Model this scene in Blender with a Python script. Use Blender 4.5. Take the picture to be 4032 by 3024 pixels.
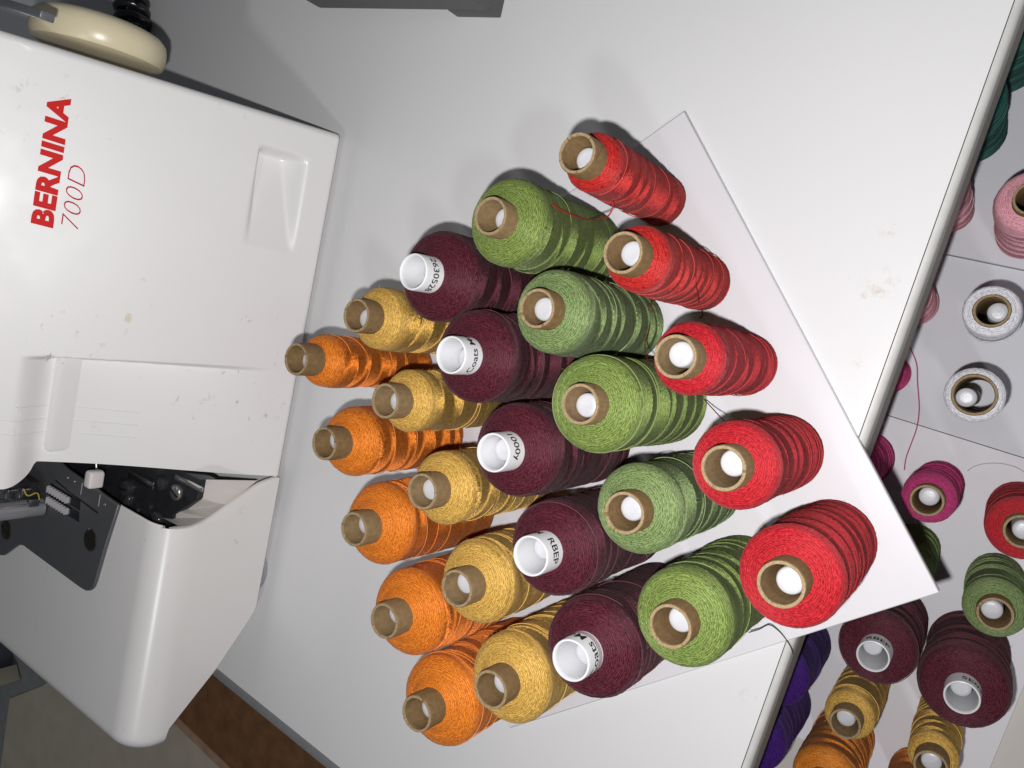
import bpy, math, random
import numpy as np
from mathutils import Matrix, Vector

for _o in list(bpy.data.objects):
    bpy.data.objects.remove(_o)
SC = bpy.context.scene
COL = SC.collection
U = 0.04                 # one peg pitch of the rack in metres
ZT = 2.32                # table top lies this many pitches below the spool tops

# ---------------------------------------------------------------- camera
RC = np.array([[-0.37340285740751455, -0.7601514036656796, -0.5317331563716903],
               [-0.8942857852912248, 0.4473480938362593, -0.011515952723196166],
               [0.24662368155949835, 0.4712213136586273, -0.8468336514616532]])
CP = np.array([-1.3162403380129484, -3.8882215583115474, 6.127412468778103])
FPX = 3070.784
CAMW = (CP + np.array([0, 0, ZT])) * U
cd = bpy.data.cameras.new('camera')
cam = bpy.data.objects.new('camera', cd)
COL.objects.link(cam)
M = Matrix.Identity(4)
for i in range(3):
    M[i][0] = RC[0][i]
    M[i][1] = -RC[1][i]
    M[i][2] = -RC[2][i]
    M[i][3] = CAMW[i]
cam.matrix_world = M
cd.sensor_width = 36.0
cd.lens = 36.0 * FPX / 4032.0
cd.clip_start = 0.01
cd.clip_end = 50
SC.camera = cam

# ---------------------------------------------------------------- light
world = bpy.data.worlds.new('World')
SC.world = world
world.use_nodes = True
bg = world.node_tree.nodes['Background']
bg.inputs[0].default_value = (0.80, 0.88, 1.0, 1)
bg.inputs[1].default_value = 0.054

# the phone's flash, a small lamp 17 mm beside the lens
fl = bpy.data.lights.new('flash_lamp', 'POINT')
fl.energy = 5.55
fl.shadow_soft_size = 0.0032
fl.color = (1.0, 0.985, 0.985)
flo = bpy.data.objects.new('flash_lamp', fl)
COL.objects.link(flo)
flo.location = CAMW + RC.T @ np.array([-0.012, 0.017, 0.004])

# the room lamp up to the left of the table
rl = bpy.data.lights.new('room_lamp', 'AREA')
rl.energy = 15.0
rl.shape = 'DISK'
rl.size = 0.34
rl.color = (0.94, 0.97, 1.0)
rlo = bpy.data.objects.new('room_lamp', rl)
COL.objects.link(rlo)
rlo.location = (-2.35, -0.10, 2.95)
rlo.rotation_euler = (Vector((0.06, 0.02, 0.05)) - Vector(rlo.location)).to_track_quat('-Z', 'Y').to_euler()

SC.view_settings.view_transform = 'Standard'
SC.view_settings.look = 'None'
SC.view_settings.gamma = 1.0
SC.view_settings.exposure = 0.0
SC.view_settings.use_curve_mapping = False


# ---------------------------------------------------------------- helpers
def W(x, y, z):
    """pitches above the table -> metres"""
    return np.array([x * U, y * U, z * U])


def ray(u, v):
    d = RC.T @ np.array([(u - 2016) / FPX, (v - 1512) / FPX, 1.0])
    return d / np.linalg.norm(d)


CPT = CP + np.array([0, 0, ZT])     # camera in pitches above the table


def at(u, v, z):
    d = ray(u, v)
    return CPT + (z - CPT[2]) / d[2] * d


def on_cyl(u, v, cx, cy, r):
    """first hit of a pixel's ray with an upright cylinder (pitches)"""
    d = ray(u, v)
    o = CPT - np.array([cx, cy, 0])
    a = d[0] ** 2 + d[1] ** 2
    b = o[0] * d[0] + o[1] * d[1]
    c = o[0] ** 2 + o[1] ** 2 - r * r
    q = b * b - a * c
    t = (-b - math.sqrt(max(q, 0))) / a
    return CPT + t * d


def mesh(name, verts, faces, smooth=True, uv=None, attrs=None):
    me = bpy.data.meshes.new(name)
    verts = np.asarray(verts, dtype=np.float32)
    if isinstance(faces, np.ndarray):
        n = len(faces)
        k = faces.shape[1]
        me.vertices.add(len(verts))
        me.vertices.foreach_set('co', verts.ravel())
        me.loops.add(n * k)
        me.loops.foreach_set('vertex_index', faces.astype(np.int32).ravel())
        me.polygons.add(n)
        me.polygons.foreach_set('loop_start', (np.arange(n) * k).astype(np.int32))
        me.polygons.foreach_set('loop_total', np.full(n, k, dtype=np.int32))
        me.update(calc_edges=True)
    else:
        me.from_pydata([tuple(map(float, v)) for v in verts], [], faces)
        me.update()
    if uv is not None:
        ul = me.uv_layers.new(name='UVMap')
        li = np.empty(len(me.loops), dtype=np.int32)
        me.loops.foreach_get('vertex_index', li)
        if len(uv) == len(verts):
            ul.data.foreach_set('uv', np.asarray(uv, dtype=np.float32)[li].ravel())
        else:
            ul.data.foreach_set('uv', np.asarray(uv, dtype=np.float32).ravel())
    if attrs:
        for k, a in attrs.items():
            at_ = me.attributes.new(k, 'FLOAT', 'POINT')
            at_.data.foreach_set('value', np.asarray(a, dtype=np.float32))
    me.polygons.foreach_set('use_smooth', np.full(len(me.polygons), smooth))
    return me


def obj(name, me, mat=None, parent=None, loc=None):
    o = bpy.data.objects.new(name, me)
    COL.objects.link(o)
    if mat is not None and me is not None and len(me.materials) == 0:
        me.materials.append(mat)
    if parent is not None:
        o.parent = parent
    if loc is not None:
        o.location = loc
    return o


def thing(name, label, cat, loc=(0, 0, 0), rz=0.0, group=None):
    o = bpy.data.objects.new(name, None)
    COL.objects.link(o)
    o.empty_display_size = 0.01
    o.location = loc
    o.rotation_euler = (0, 0, rz)
    tag(o, label, cat, group)
    return o


def tag(o, label, cat, group=None):
    o['label'] = label
    o['category'] = cat
    if group:
        o['group'] = group
    return o


def structure(o):
    o['kind'] = 'structure'
    return o


def sharp(me, ang=35):
    me.set_sharp_from_angle(angle=math.radians(ang))
    return me


def grid_faces(nu, nv, wrap_u=False, wrap_v=False):
    """verts index i*nv+j ; i in nu , j in nv"""
    iu = np.arange(nu if wrap_u else nu - 1)
    jv = np.arange(nv if wrap_v else nv - 1)
    I, J = np.meshgrid(iu, jv, indexing='ij')
    I2 = (I + 1) % nu
    J2 = (J + 1) % nv
    return np.stack([I * nv + J, I2 * nv + J, I2 * nv + J2, I * nv + J2], -1).reshape(-1, 4)


def lathe(name, prof, n=48, closed=False, smooth=True):
    """prof: (r,z) listed so that faces look outward when it runs bottom to top"""
    prof = np.asarray(prof, float)
    th = np.linspace(0, 2 * math.pi, n, endpoint=False)
    v = np.stack([np.outer(np.cos(th), prof[:, 0]), np.outer(np.sin(th), prof[:, 0]),
                  np.repeat(prof[None, :, 1], n, 0)], -1).reshape(-1, 3)
    f = grid_faces(n, len(prof), True, closed)
    return sharp(mesh(name, v, f, smooth), 40)


def prism(name, pts, z0, z1, bevel=0.0, seg=2):
    """upright prism over a polygon"""
    import bmesh
    bm = bmesh.new()
    vs = [bm.verts.new((p[0], p[1], z0)) for p in pts]
    f = bm.faces.new(vs)
    r = bmesh.ops.extrude_face_region(bm, geom=[f])
    bmesh.ops.translate(bm, verts=[e for e in r['geom'] if isinstance(e, bmesh.types.BMVert)], vec=(0, 0, z1 - z0))
    bmesh.ops.recalc_face_normals(bm, faces=bm.faces)
    if bevel > 0:
        bmesh.ops.bevel(bm, geom=list(bm.edges), offset=bevel, segments=seg, affect='EDGES', profile=0.5)
    me = bpy.data.meshes.new(name)
    bm.to_mesh(me)
    bm.free()
    me.polygons.foreach_set('use_smooth', np.full(len(me.polygons), True))
    return sharp(me, 40)


def box(name, a, b, bevel=0.0, seg=2):
    return prism(name, [(a[0], a[1]), (b[0], a[1]), (b[0], b[1]), (a[0], b[1])], a[2], b[2], bevel, seg)


def spline(pts, n=8):
    """Catmull-Rom through points"""
    P = np.asarray(pts, float)
    P = np.vstack([2 * P[0] - P[1], P, 2 * P[-1] - P[-2]])
    out = []
    for i in range(1, len(P) - 2):
        for t in np.linspace(0, 1, n, endpoint=False):
            out.append(0.5 * (2 * P[i] + (P[i + 1] - P[i - 1]) * t + (2 * P[i - 1] - 5 * P[i] + 4 * P[i + 1] - P[i + 2]) * t * t
                              + (3 * P[i] - P[i - 1] - 3 * P[i + 1] + P[i + 2]) * t ** 3))
    out.append(P[-2])
    return np.array(out)


def tube(name, path, r, k=6):
    path = np.asarray(path, float)
    n = len(path)
    T = np.gradient(path, axis=0)
    T /= np.linalg.norm(T, axis=1)[:, None] + 1e-12
    ref = np.array([0.123, 0.31, 0.94])
    v = []
    for i in range(n):
        a = np.cross(T[i], ref)
        a /= np.linalg.norm(a) + 1e-12
        b = np.cross(T[i], a)
        rr = r if np.isscalar(r) else r[i]
        for j in range(k):
            t = 2 * math.pi * j / k
            v.append(path[i] + rr * (math.cos(t) * a + math.sin(t) * b))
    f = grid_faces(n, k, False, True)[:, ::-1]
    fl = [list(map(int, q)) for q in f]
    fl.append([j for j in range(k)])
    fl.append([(n - 1) * k + j for j in range(k)][::-1])
    return mesh(name, v, fl, True)


def text_mesh(body, shear=0.0, offset=0.0, spacing=1.0):
    cu = bpy.data.curves.new('txt', 'FONT')
    cu.body = body
    cu.size = 1.0
    cu.shear = shear
    cu.offset = offset
    cu.space_character = spacing
    cu.resolution_u = 3
    o = bpy.data.objects.new('txt', cu)
    COL.objects.link(o)
    dg = bpy.context.evaluated_depsgraph_get()
    me = bpy.data.meshes.new_from_object(o.evaluated_get(dg))
    v = np.array([tuple(q.co) for q in me.vertices])
    f = [list(p.vertices) for p in me.polygons]
    bpy.data.objects.remove(o)
    bpy.data.meshes.remove(me)
    bpy.data.curves.remove(cu)
    return v, f


# ---------------------------------------------------------------- materials
def new_mat(name):
    m = bpy.data.materials.new(name)
    m.use_nodes = True
    nt = m.node_tree
    b = nt.nodes['Principled BSDF']
    return m, nt, b


def nd(nt, t, **kw):
    n = nt.nodes.new(t)
    for k, v in kw.items():
        setattr(n, k, v)
    return n


def plain(name, col, rough=0.5, metal=0.0, spec=0.5, noise=0.0, nscale=300, bump=0.0, bscale=900, coat=0.0, sss=0.0):
    m, nt, b = new_mat(name)
    b.inputs['Base Color'].default_value = (*col, 1)
    b.inputs['Roughness'].default_value = rough
    b.inputs['Metallic'].default_value = metal
    b.inputs['Specular IOR Level'].default_value = spec
    b.inputs['Coat Weight'].default_value = coat
    if sss:
        b.inputs['Subsurface Weight'].default_value = sss
        b.inputs['Subsurface Radius'].default_value = (1, 1, 1)
        b.inputs['Subsurface Scale'].default_value = 0.002
    tc = nd(nt, 'ShaderNodeTexCoord')
    if noise > 0:
        n = nd(nt, 'ShaderNodeTexNoise')
        n.inputs['Scale'].default_value = nscale
        n.inputs['Detail'].default_value = 5
        nt.links.new(tc.outputs['Object'], n.inputs['Vector'])
        mr = nd(nt, 'ShaderNodeMapRange')
        mr.inputs['From Min'].default_value = 0.3
        mr.inputs['From Max'].default_value = 0.7
        mr.inputs['To Min'].default_value = 1 - noise
        mr.inputs['To Max'].default_value = 1 + noise
        nt.links.new(n.outputs['Fac'], mr.inputs['Value'])
        mx = nd(nt, 'ShaderNodeVectorMath', operation='SCALE')
        mx.inputs[0].default_value = col
        nt.links.new(mr.outputs[0], mx.inputs['Scale'])
        nt.links.new(mx.outputs[0], b.inputs['Base Color'])
    if bump > 0:
        n = nd(nt, 'ShaderNodeTexNoise')
        n.inputs['Scale'].default_value = bscale
        n.inputs['Detail'].default_value = 3
        nt.links.new(tc.outputs['Object'], n.inputs['Vector'])
        bp = nd(nt, 'ShaderNodeBump')
        bp.inputs['Strength'].default_value = bump
        bp.inputs['Distance'].default_value = 0.0004
        nt.links.new(n.outputs['Fac'], bp.inputs['Height'])
        nt.links.new(bp.outputs[0], b.inputs['Normal'])
    return m


def marked(name, col, rough, spots, mark=(0.32, 0.28, 0.22), scale=140.0, amount=0.62, region=None, coat=0.0, spec=0.5, streak=1.0):
    """smooth white surface with sparse small dark specks and scuffs"""
    m, nt, b = new_mat(name)
    b.inputs['Specular IOR Level'].default_value = spec
    b.inputs['Coat Weight'].default_value = coat
    tc = nd(nt, 'ShaderNodeTexCoord')
    mp = nd(nt, 'ShaderNodeMapping')
    mp.inputs['Scale'].default_value = (1, streak, 1)
    mp.inputs['Rotation'].default_value = (0, 0, 0.5)
    nt.links.new(tc.outputs['Object'], mp.inputs['Vector'])
    # specks: thresholded fine noise, gated by a coarse one
    n1 = nd(nt, 'ShaderNodeTexNoise')
    n1.inputs['Scale'].default_value = scale
    n1.inputs['Detail'].default_value = 4
    n1.inputs['Roughness'].default_value = 0.6
    nt.links.new(mp.outputs[0], n1.inputs['Vector'])
    r1 = nd(nt, 'ShaderNodeMapRange')
    r1.inputs['From Min'].default_value = amount
    r1.inputs['From Max'].default_value = amount + 0.05
    nt.links.new(n1.outputs['Fac'], r1.inputs['Value'])
    n2 = nd(nt, 'ShaderNodeTexNoise')
    n2.inputs['Scale'].default_value = 16
    n2.inputs['Detail'].default_value = 3
    nt.links.new(tc.outputs['Object'], n2.inputs['Vector'])
    r2 = nd(nt, 'ShaderNodeMapRange')
    r2.inputs['From Min'].default_value = 0.50
    r2.inputs['From Max'].default_value = 0.68
    nt.links.new(n2.outputs['Fac'], r2.inputs['Value'])
    mu = nd(nt, 'ShaderNodeMath', operation='MULTIPLY')
    nt.links.new(r1.outputs[0], mu.inputs[0])
    nt.links.new(r2.outputs[0], mu.inputs[1])
    last = mu.outputs[0]
    if region is not None:
        # a worn zone: list of (x,y,z,radius) in object space
        acc = None
        for (x, y, z, r) in region:
            vm = nd(nt, 'ShaderNodeVectorMath', operation='DISTANCE')
            nt.links.new(tc.outputs['Object'], vm.inputs[0])
            vm.inputs[1].default_value = (x, y, z)
            rr = nd(nt, 'ShaderNodeMapRange')
            rr.inputs['From Min'].default_value = r * 0.3
            rr.inputs['From Max'].default_value = r
            rr.inputs['To Min'].default_value = 1
            rr.inputs['To Max'].default_value = 0
            nt.links.new(vm.outputs['Value'], rr.inputs['Value'])
            if acc is None:
                acc = rr.outputs[0]
            else:
                mm = nd(nt, 'ShaderNodeMath', operation='MAXIMUM')
                nt.links.new(acc, mm.inputs[0])
                nt.links.new(rr.outputs[0], mm.inputs[1])
                acc = mm.outputs[0]
        n3 = nd(nt, 'ShaderNodeTexNoise')
        n3.inputs['Scale'].default_value = 190
        n3.inputs['Detail'].default_value = 6
        n3.inputs['Roughness'].default_value = 0.7
        nt.links.new(tc.outputs['Object'], n3.inputs['Vector'])
        r3 = nd(nt, 'ShaderNodeMapRange')
        r3.inputs['From Min'].default_value = 0.52
        r3.inputs['From Max'].default_value = 0.66
        nt.links.new(n3.outputs['Fac'], r3.inputs['Value'])
        m3 = nd(nt, 'ShaderNodeMath', operation='MULTIPLY')
        nt.links.new(r3.outputs[0], m3.inputs[0])
        nt.links.new(acc, m3.inputs[1])
        mm = nd(nt, 'ShaderNodeMath', operation='MAXIMUM')
        nt.links.new(last, mm.inputs[0])
        nt.links.new(m3.outputs[0], mm.inputs[1])
        last = mm.outputs[0]
    sc = nd(nt, 'ShaderNodeMath', operation='MULTIPLY')
    sc.inputs[1].default_value = spots
    nt.links.new(last, sc.inputs[0])
    # slow tone drift of the plastic itself
    n4 = nd(nt, 'ShaderNodeTexNoise')
    n4.inputs['Scale'].default_value = 9
    nt.links.new(tc.outputs['Object'], n4.inputs['Vector'])
    mixb = nd(nt, 'ShaderNodeMix', data_type='RGBA')
    mixb.inputs['A'].default_value = (*col, 1)
    mixb.inputs['B'].default_value = (col[0] * 0.95, col[1] * 0.945, col[2] * 0.935, 1)
    nt.links.new(n4.outputs['Fac'], mixb.inputs['Factor'])
    mix = nd(nt, 'ShaderNodeMix', data_type='RGBA')
    nt.links.new(mixb.outputs['Result'], mix.inputs['A'])
    mix.inputs['B'].default_value = (*mark, 1)
    nt.links.new(sc.outputs[0], mix.inputs['Factor'])
    nt.links.new(mix.outputs['Result'], b.inputs['Base Color'])
    n5 = nd(nt, 'ShaderNodeTexNoise')
    n5.inputs['Scale'].default_value = 60
    n5.inputs['Detail'].default_value = 6
    nt.links.new(tc.outputs['Object'], n5.inputs['Vector'])
    r5 = nd(nt, 'ShaderNodeMapRange')
    r5.inputs['To Min'].default_value = rough * 0.8
    r5.inputs['To Max'].default_value = rough * 1.25
    nt.links.new(n5.outputs['Fac'], r5.inputs['Value'])
    nt.links.new(r5.outputs[0], b.inputs['Roughness'])
    n6 = nd(nt, 'ShaderNodeTexNoise')
    n6.inputs['Scale'].default_value = 1400
    nt.links.new(tc.outputs['Object'], n6.inputs['Vector'])
    bp = nd(nt, 'ShaderNodeBump')
    bp.inputs['Strength'].default_value = 0.05
    bp.inputs['Distance'].default_value = 0.0002
    nt.links.new(n6.outputs['Fac'], bp.inputs['Height'])
    nt.links.new(bp.outputs[0], b.inputs['Normal'])
    return m


THI_N = {}


def thread_mat(name, col, hi, rough=0.58, metal=0.25, bump=0.32):
    """wound thread: fibres run round the spool; the lay angle flips from band to band"""
    col = tuple(0.9 * q for q in col)
    hi = tuple(0.9 * q for q in hi)
    THI_N[name] = hi
    m, nt, b = new_mat(name)
    uv = nd(nt, 'ShaderNodeUVMap')
    uv.uv_map = 'UVMap'
    sep = nd(nt, 'ShaderNodeSeparateXYZ')
    nt.links.new(uv.outputs[0], sep.inputs[0])
    lay = nd(nt, 'ShaderNodeAttribute')
    lay.attribute_name = 'lay'

    def mth(op, a, bb=None):
        n = nd(nt, 'ShaderNodeMath', operation=op)
        for i, s in enumerate((a, bb)):
            if s is None:
                continue
            if isinstance(s, (int, float)):
                n.inputs[i].default_value = s
            else:
                nt.links.new(s, n.inputs[i])
        return n.outputs[0]
    u = mth('MULTIPLY', sep.outputs[0], 1.0)
    s = sep.outputs[1]
    # thread lines run round, tilted by the lay
    tilt = mth('MULTIPLY', mth('MULTIPLY', lay.outputs['Fac'], u), 13.0)
    s2 = mth('ADD', s, tilt)

    def streak(ku, ks, det=2.0):
        cv = nd(nt, 'ShaderNodeCombineXYZ')
        nt.links.new(mth('MULTIPLY', u, ku), cv.inputs[0])
        nt.links.new(mth('MULTIPLY', s2, ks), cv.inputs[1])
        n = nd(nt, 'ShaderNodeTexNoise')
        n.inputs['Scale'].default_value = 1.0
        n.inputs['Detail'].default_value = det
        n.inputs['Roughness'].default_value = 0.6
        nt.links.new(cv.outputs[0], n.inputs['Vector'])
        return n.outputs['Fac']
    sd = nd(nt, 'ShaderNodeAttribute')
    sd.attribute_name = 'side'
    f1 = streak(60, 2.7, 2)
    f2 = streak(30, 1.2, 3)
    f3 = streak(170, 4.4, 2)
    # coils of single threads, 0.75 mm apart, slightly uneven
    wv = mth('SINE', mth('ADD', mth('MULTIPLY', s2, 8.4), mth('MULTIPLY', f2, 16.0)))
    wv01 = mth('ADD', mth('MULTIPLY', wv, 0.5), 0.5)
    h = mth('ADD', mth('ADD', mth('MULTIPLY', f1, 0.8), mth('MULTIPLY', wv01, 0.40)), mth('MULTIPLY', f3, 0.9))
    bp = nd(nt, 'ShaderNodeBump')
    bp.inputs['Strength'].default_value = bump
    bp.inputs['Distance'].default_value = 0.0006
    nt.links.new(h, bp.inputs['Height'])
    nt.links.new(bp.outputs[0], b.inputs['Normal'])
    mr = nd(nt, 'ShaderNodeMapRange')
    mr.inputs['From Min'].default_value = 0.41
    mr.inputs['From Max'].default_value = 0.60
    nt.links.new(mth('ADD', mth('MULTIPLY', mth('ADD', f1, f3), 0.44), mth('MULTIPLY', wv01, 0.12)), mr.inputs['Value'])
    mr.clamp = True
    mix = nd(nt, 'ShaderNodeMix', data_type='RGBA')
    mix.inputs['A'].default_value = (col[0] * 0.68, col[1] * 0.63, col[2] * 0.63, 1)  # shade between coils and lighter strand highlights are put into the colour
    mix.inputs['B'].default_value = (*[min(0.95, 1.2 * q + 0.006) for q in hi], 1)
    nt.links.new(mr.outputs[0], mix.inputs['Factor'])
    nt.links.new(mix.outputs['Result'], b.inputs['Base Color'])
    mm_ = mth('ADD', mth('MULTIPLY', sd.outputs['Fac'], metal * 2.7), metal * 0.5)
    nt.links.new(mm_, b.inputs['Metallic'])
    b.inputs['Roughness'].default_value = rough
    b.inputs['Specular IOR Level'].default_value = 0.45
    b.inputs['Specular Tint'].default_value = (*[min(1, 0.35 + 1.2 * c) for c in hi], 1)
    b.inputs['Anisotropic'].default_value = 1.0
    b.inputs['Sheen Weight'].default_value = 0.25
    b.inputs['Sheen Roughness'].default_value = 0.4
    b.inputs['Sheen Tint'].default_value = (*[min(1, 0.25 + c) for c in hi], 1)
    tg = nd(nt, 'ShaderNodeTangent', direction_type='UV_MAP')
    tg.uv_map = 'UVMap'
    nt.links.new(tg.outputs[0], b.inputs['Tangent'])
    rot = mth('ADD', mth('ADD', mth('MULTIPLY', lay.outputs['Fac'], 0.12), 0.25), mth('MULTIPLY', mth('SUBTRACT', f3, 0.5), 0.20))
    nt.links.new(rot, b.inputs['Anisotropic Rotation'])
    return m


MT = {
    'orange': thread_mat('thread_orange', (0.64, 0.155, 0.012), (0.86, 0.26, 0.030), metal=0.21),
    'gold': thread_mat('thread_gold', (0.50, 0.27, 0.045), (0.74, 0.47, 0.115), metal=0.23),
    'burgundy': thread_mat('thread_burgundy', (0.042, 0.006, 0.012), (0.112, 0.020, 0.034), metal=0.2),
    'green': thread_mat('thread_leaf_green', (0.105, 0.165, 0.030), (0.222, 0.298, 0.080), metal=0.21),
    'sage': thread_mat('thread_sage_green', (0.105, 0.170, 0.055), (0.222, 0.300, 0.118), metal=0.21),
    'red': thread_mat('thread_red', (0.34, 0.008, 0.014), (0.47, 0.018, 0.027), metal=0.15),
    'vermilion': thread_mat('thread_vermilion', (0.35, 0.010, 0.012), (0.50, 0.030, 0.024), metal=0.19),
    'purple': thread_mat('thread_purple', (0.028, 0.006, 0.10), (0.06, 0.014, 0.18), metal=0.12),
    'magenta': thread_mat('thread_magenta', (0.34, 0.018, 0.11), (0.48, 0.04, 0.17)),
    'pink': thread_mat('thread_pink', (0.66, 0.27, 0.33), (0.80, 0.40, 0.46), metal=0.12),
    'white': thread_mat('thread_white', (0.62, 0.63, 0.68), (0.80, 0.81, 0.86), metal=0.12),
    'teal': thread_mat('thread_teal', (0.006, 0.075, 0.06), (0.012, 0.13, 0.10), metal=0.12),
    'olive': thread_mat('thread_olive', (0.10, 0.17, 0.045), (0.17, 0.26, 0.08)),
    'deep_orange': thread_mat('thread_amber', (0.58, 0.17, 0.015), (0.78, 0.28, 0.04)),
}
THI = {k: THI_N[m.name] for k, m in MT.items()}
STRAND = {}


def strand_mat(k):
    if k not in STRAND:
        c = {'red': (0.36, 0.015, 0.012), 'green': (0.05, 0.055, 0.025), 'magenta': (0.42, 0.03, 0.12), 'grey': (0.4, 0.4, 0.42),
             'gold': (0.6, 0.33, 0.05), 'orange': (0.55, 0.16, 0.02), 'dark_red': (0.22, 0.008, 0.01), 'sage': (0.15, 0.25, 0.08),
             'burgundy': (0.12, 0.02, 0.04), 'purple': (0.07, 0.02, 0.18), 'teal': (0.01, 0.12, 0.09), 'pink': (0.75, 0.35, 0.42), 'white': (0.8, 0.8, 0.85)}[k]
        STRAND[k] = plain('strand_' + k, c, 0.5, noise=0.2, nscale=4000)
    return STRAND[k]


FUZZ = {}


def fuzz_mat(k):
    if k not in FUZZ:
        c = [min(1.0, 0.02 + 1.0 * q) for q in THI[k]]
        FUZZ[k] = plain('fibre_' + k, c, 0.6, spec=0.3)
    return FUZZ[k]


M_CARD = plain('cardboard', (0.205, 0.136, 0.066), 0.72, noise=0.16, nscale=420, bump=0.5, bscale=1500, spec=0.3)
M_CARDD = plain('cardboard_dark', (0.172, 0.106, 0.046), 0.74, noise=0.18, nscale=420, bump=0.5, bscale=1500, spec=0.3)
M_RIM = plain('cardboard_cut_edge', (0.30, 0.215, 0.12), 0.85, noise=0.25, nscale=1500, bump=0.8, bscale=2500, spec=0.2)
M_PLAST = plain('white_plastic_core', (0.70, 0.70, 0.715), 0.28, noise=0.02, nscale=60, spec=0.5)
M_INK = plain('black_print', (0.02, 0.02, 0.025), 0.5, noise=0.3, nscale=3000)
M_INKRED = plain('wine_print', (0.16, 0.03, 0.05), 0.5)
M_PEG = plain('white_peg', (0.50, 0.505, 0.53), 0.35, noise=0.03, nscale=250, bump=0.15, bscale=700)
M_BOARD = marked('white_acrylic_board', (0.70, 0.685, 0.715), 0.30, 0.5, scale=260, amount=0.70, spec=0.45)
M_BOARDEDGE = plain('saw_cut_acrylic', (0.72, 0.72, 0.75), 0.45, noise=0.15, nscale=900, bump=0.5, bscale=1200)
M_LBOARD = marked('lower_acrylic_board', (0.76, 0.75, 0.79), 0.55, 0.4, scale=260, amount=0.70, spec=0.5)
M_LBOARD2 = marked('lower_acrylic_board_grey', (0.68, 0.685, 0.73), 0.55, 0.4, scale=260, amount=0.70, spec=0.3)


# ================================================================ the setting
TANG = math.radians(-44.5)          # table frame: x along the front edge to the right, y away from the viewer
td = np.array([math.cos(math.radians(135.5)), math.sin(math.radians(135.5))])
tn = np.array([-td[1], td[0]])


def T2W(u, v):
    return u * td + v * tn


SCUFF = []
for (px, py, rr) in ((3460, 1120, 0.22), (3420, 1165, 0.15), (3500, 905, 0.11), (3385, 1420, 0.11), (2950, 2745, 0.12)):
    P = at(px, py, 0)[:2]
    SCUFF.append((-(P @ td) * U, -(P @ tn) * U, 0.0, rr * U))
tableM = marked('white_laminate', (0.74, 0.738, 0.745), 0.21, 0.55, mark=(0.46, 0.35, 0.21), scale=170, amount=0.70, spec=0.4, region=SCUFF)
EDG = plain('cream_edging', (0.56, 0.55, 0.53), 0.5, noise=0.06, nscale=120)
table = thing('work_table', 'white laminate work table under the overlock machine and the filled spool rack', 'table', (0, 0, 0), TANG)


def sweep_u(name, prof, u0, u1, mat, parent, nseg=1):
    """profile in (v,z) pitches swept along the table's front edge"""
    us = np.linspace(u0, u1, nseg + 1)
    v = []
    for uu in us:
        for (vv, zz) in prof:
            v.append((-uu * U, -vv * U, zz * U))
    n = len(prof)
    f = [list(map(int, q)) for q in grid_faces(nseg + 1, n, False, True)]
    f.append(list(range(n))[::-1])
    f.append([nseg * n + i for i in range(n)])
    me = mesh(name, v, f, True)
    import bmesh
    bm = bmesh.new()
    bm.from_mesh(me)
    bmesh.ops.recalc_face_normals(bm, faces=bm.faces)
    bm.to_mesh(me)
    bm.free()
    return obj(name, sharp(me, 30), mat, parent)


VE = 2.76
sweep_u('tabletop', [(-24, 0), (VE - 0.085, 0), (VE - 0.085, -0.70), (-24, -0.70)], -24, 6.04, tableM, table)
arc = [(VE - 0.070 + 0.07 * math.sin(t), -0.012 - 0.075 + 0.075 * math.cos(t)) for t in np.linspace(0, math.pi / 2, 7)]
sweep_u('front_edging', [(VE - 0.077, -0.30)] + [(VE - 0.077, -0.012)] + arc + [(VE, -0.30)], -24, 6.04, EDG, table)
sweep_u('shaded_front_face', [(VE - 0.08, -0.31), (VE - 0.004, -0.31), (VE - 0.004, -0.80), (VE - 0.08, -0.80)], -24, 6.03,
        plain('front_face_shade', (0.30, 0.275, 0.25), 0.6, noise=0.08, nscale=200), table)  # table's lower front face; its grazing shade is put into the colour
GREY = plain('grey_side_strip', (0.20, 0.20, 0.205), 0.5, noise=0.06, nscale=150)
obj('side_strip', box('side_strip', (-6.22 * U, -VE * U, -0.75 * U), (-6.045 * U, 24 * U, -0.012 * U), 0.0008), GREY, table)

# floor far below, a plank and a box lid beyond the table's left end
FLZ = -9.5
structure(obj('floor', mesh('floor', [W(-40, -40, FLZ), W(60, -40, FLZ), W(60, 60, FLZ), W(-40, 60, FLZ)], [[0, 1, 2, 3]], False),
              plain('grey_floor', (0.36, 0.355, 0.36), 0.8, noise=0.12, nscale=40, bump=0.4, bscale=300)))


# ================================================================ thread spools
rng = np.random.default_rng(7)
TUBE = 2.20


def smooth_rand(n, k, r):
    """periodic smooth random curve"""
    t = np.arange(n) / n * 2 * math.pi
    y = np.zeros(n)
    for i in range(1, k + 1):
        y += r.normal() / i * np.sin(i * t + r.uniform(0, 6.28))
    return y


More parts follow.
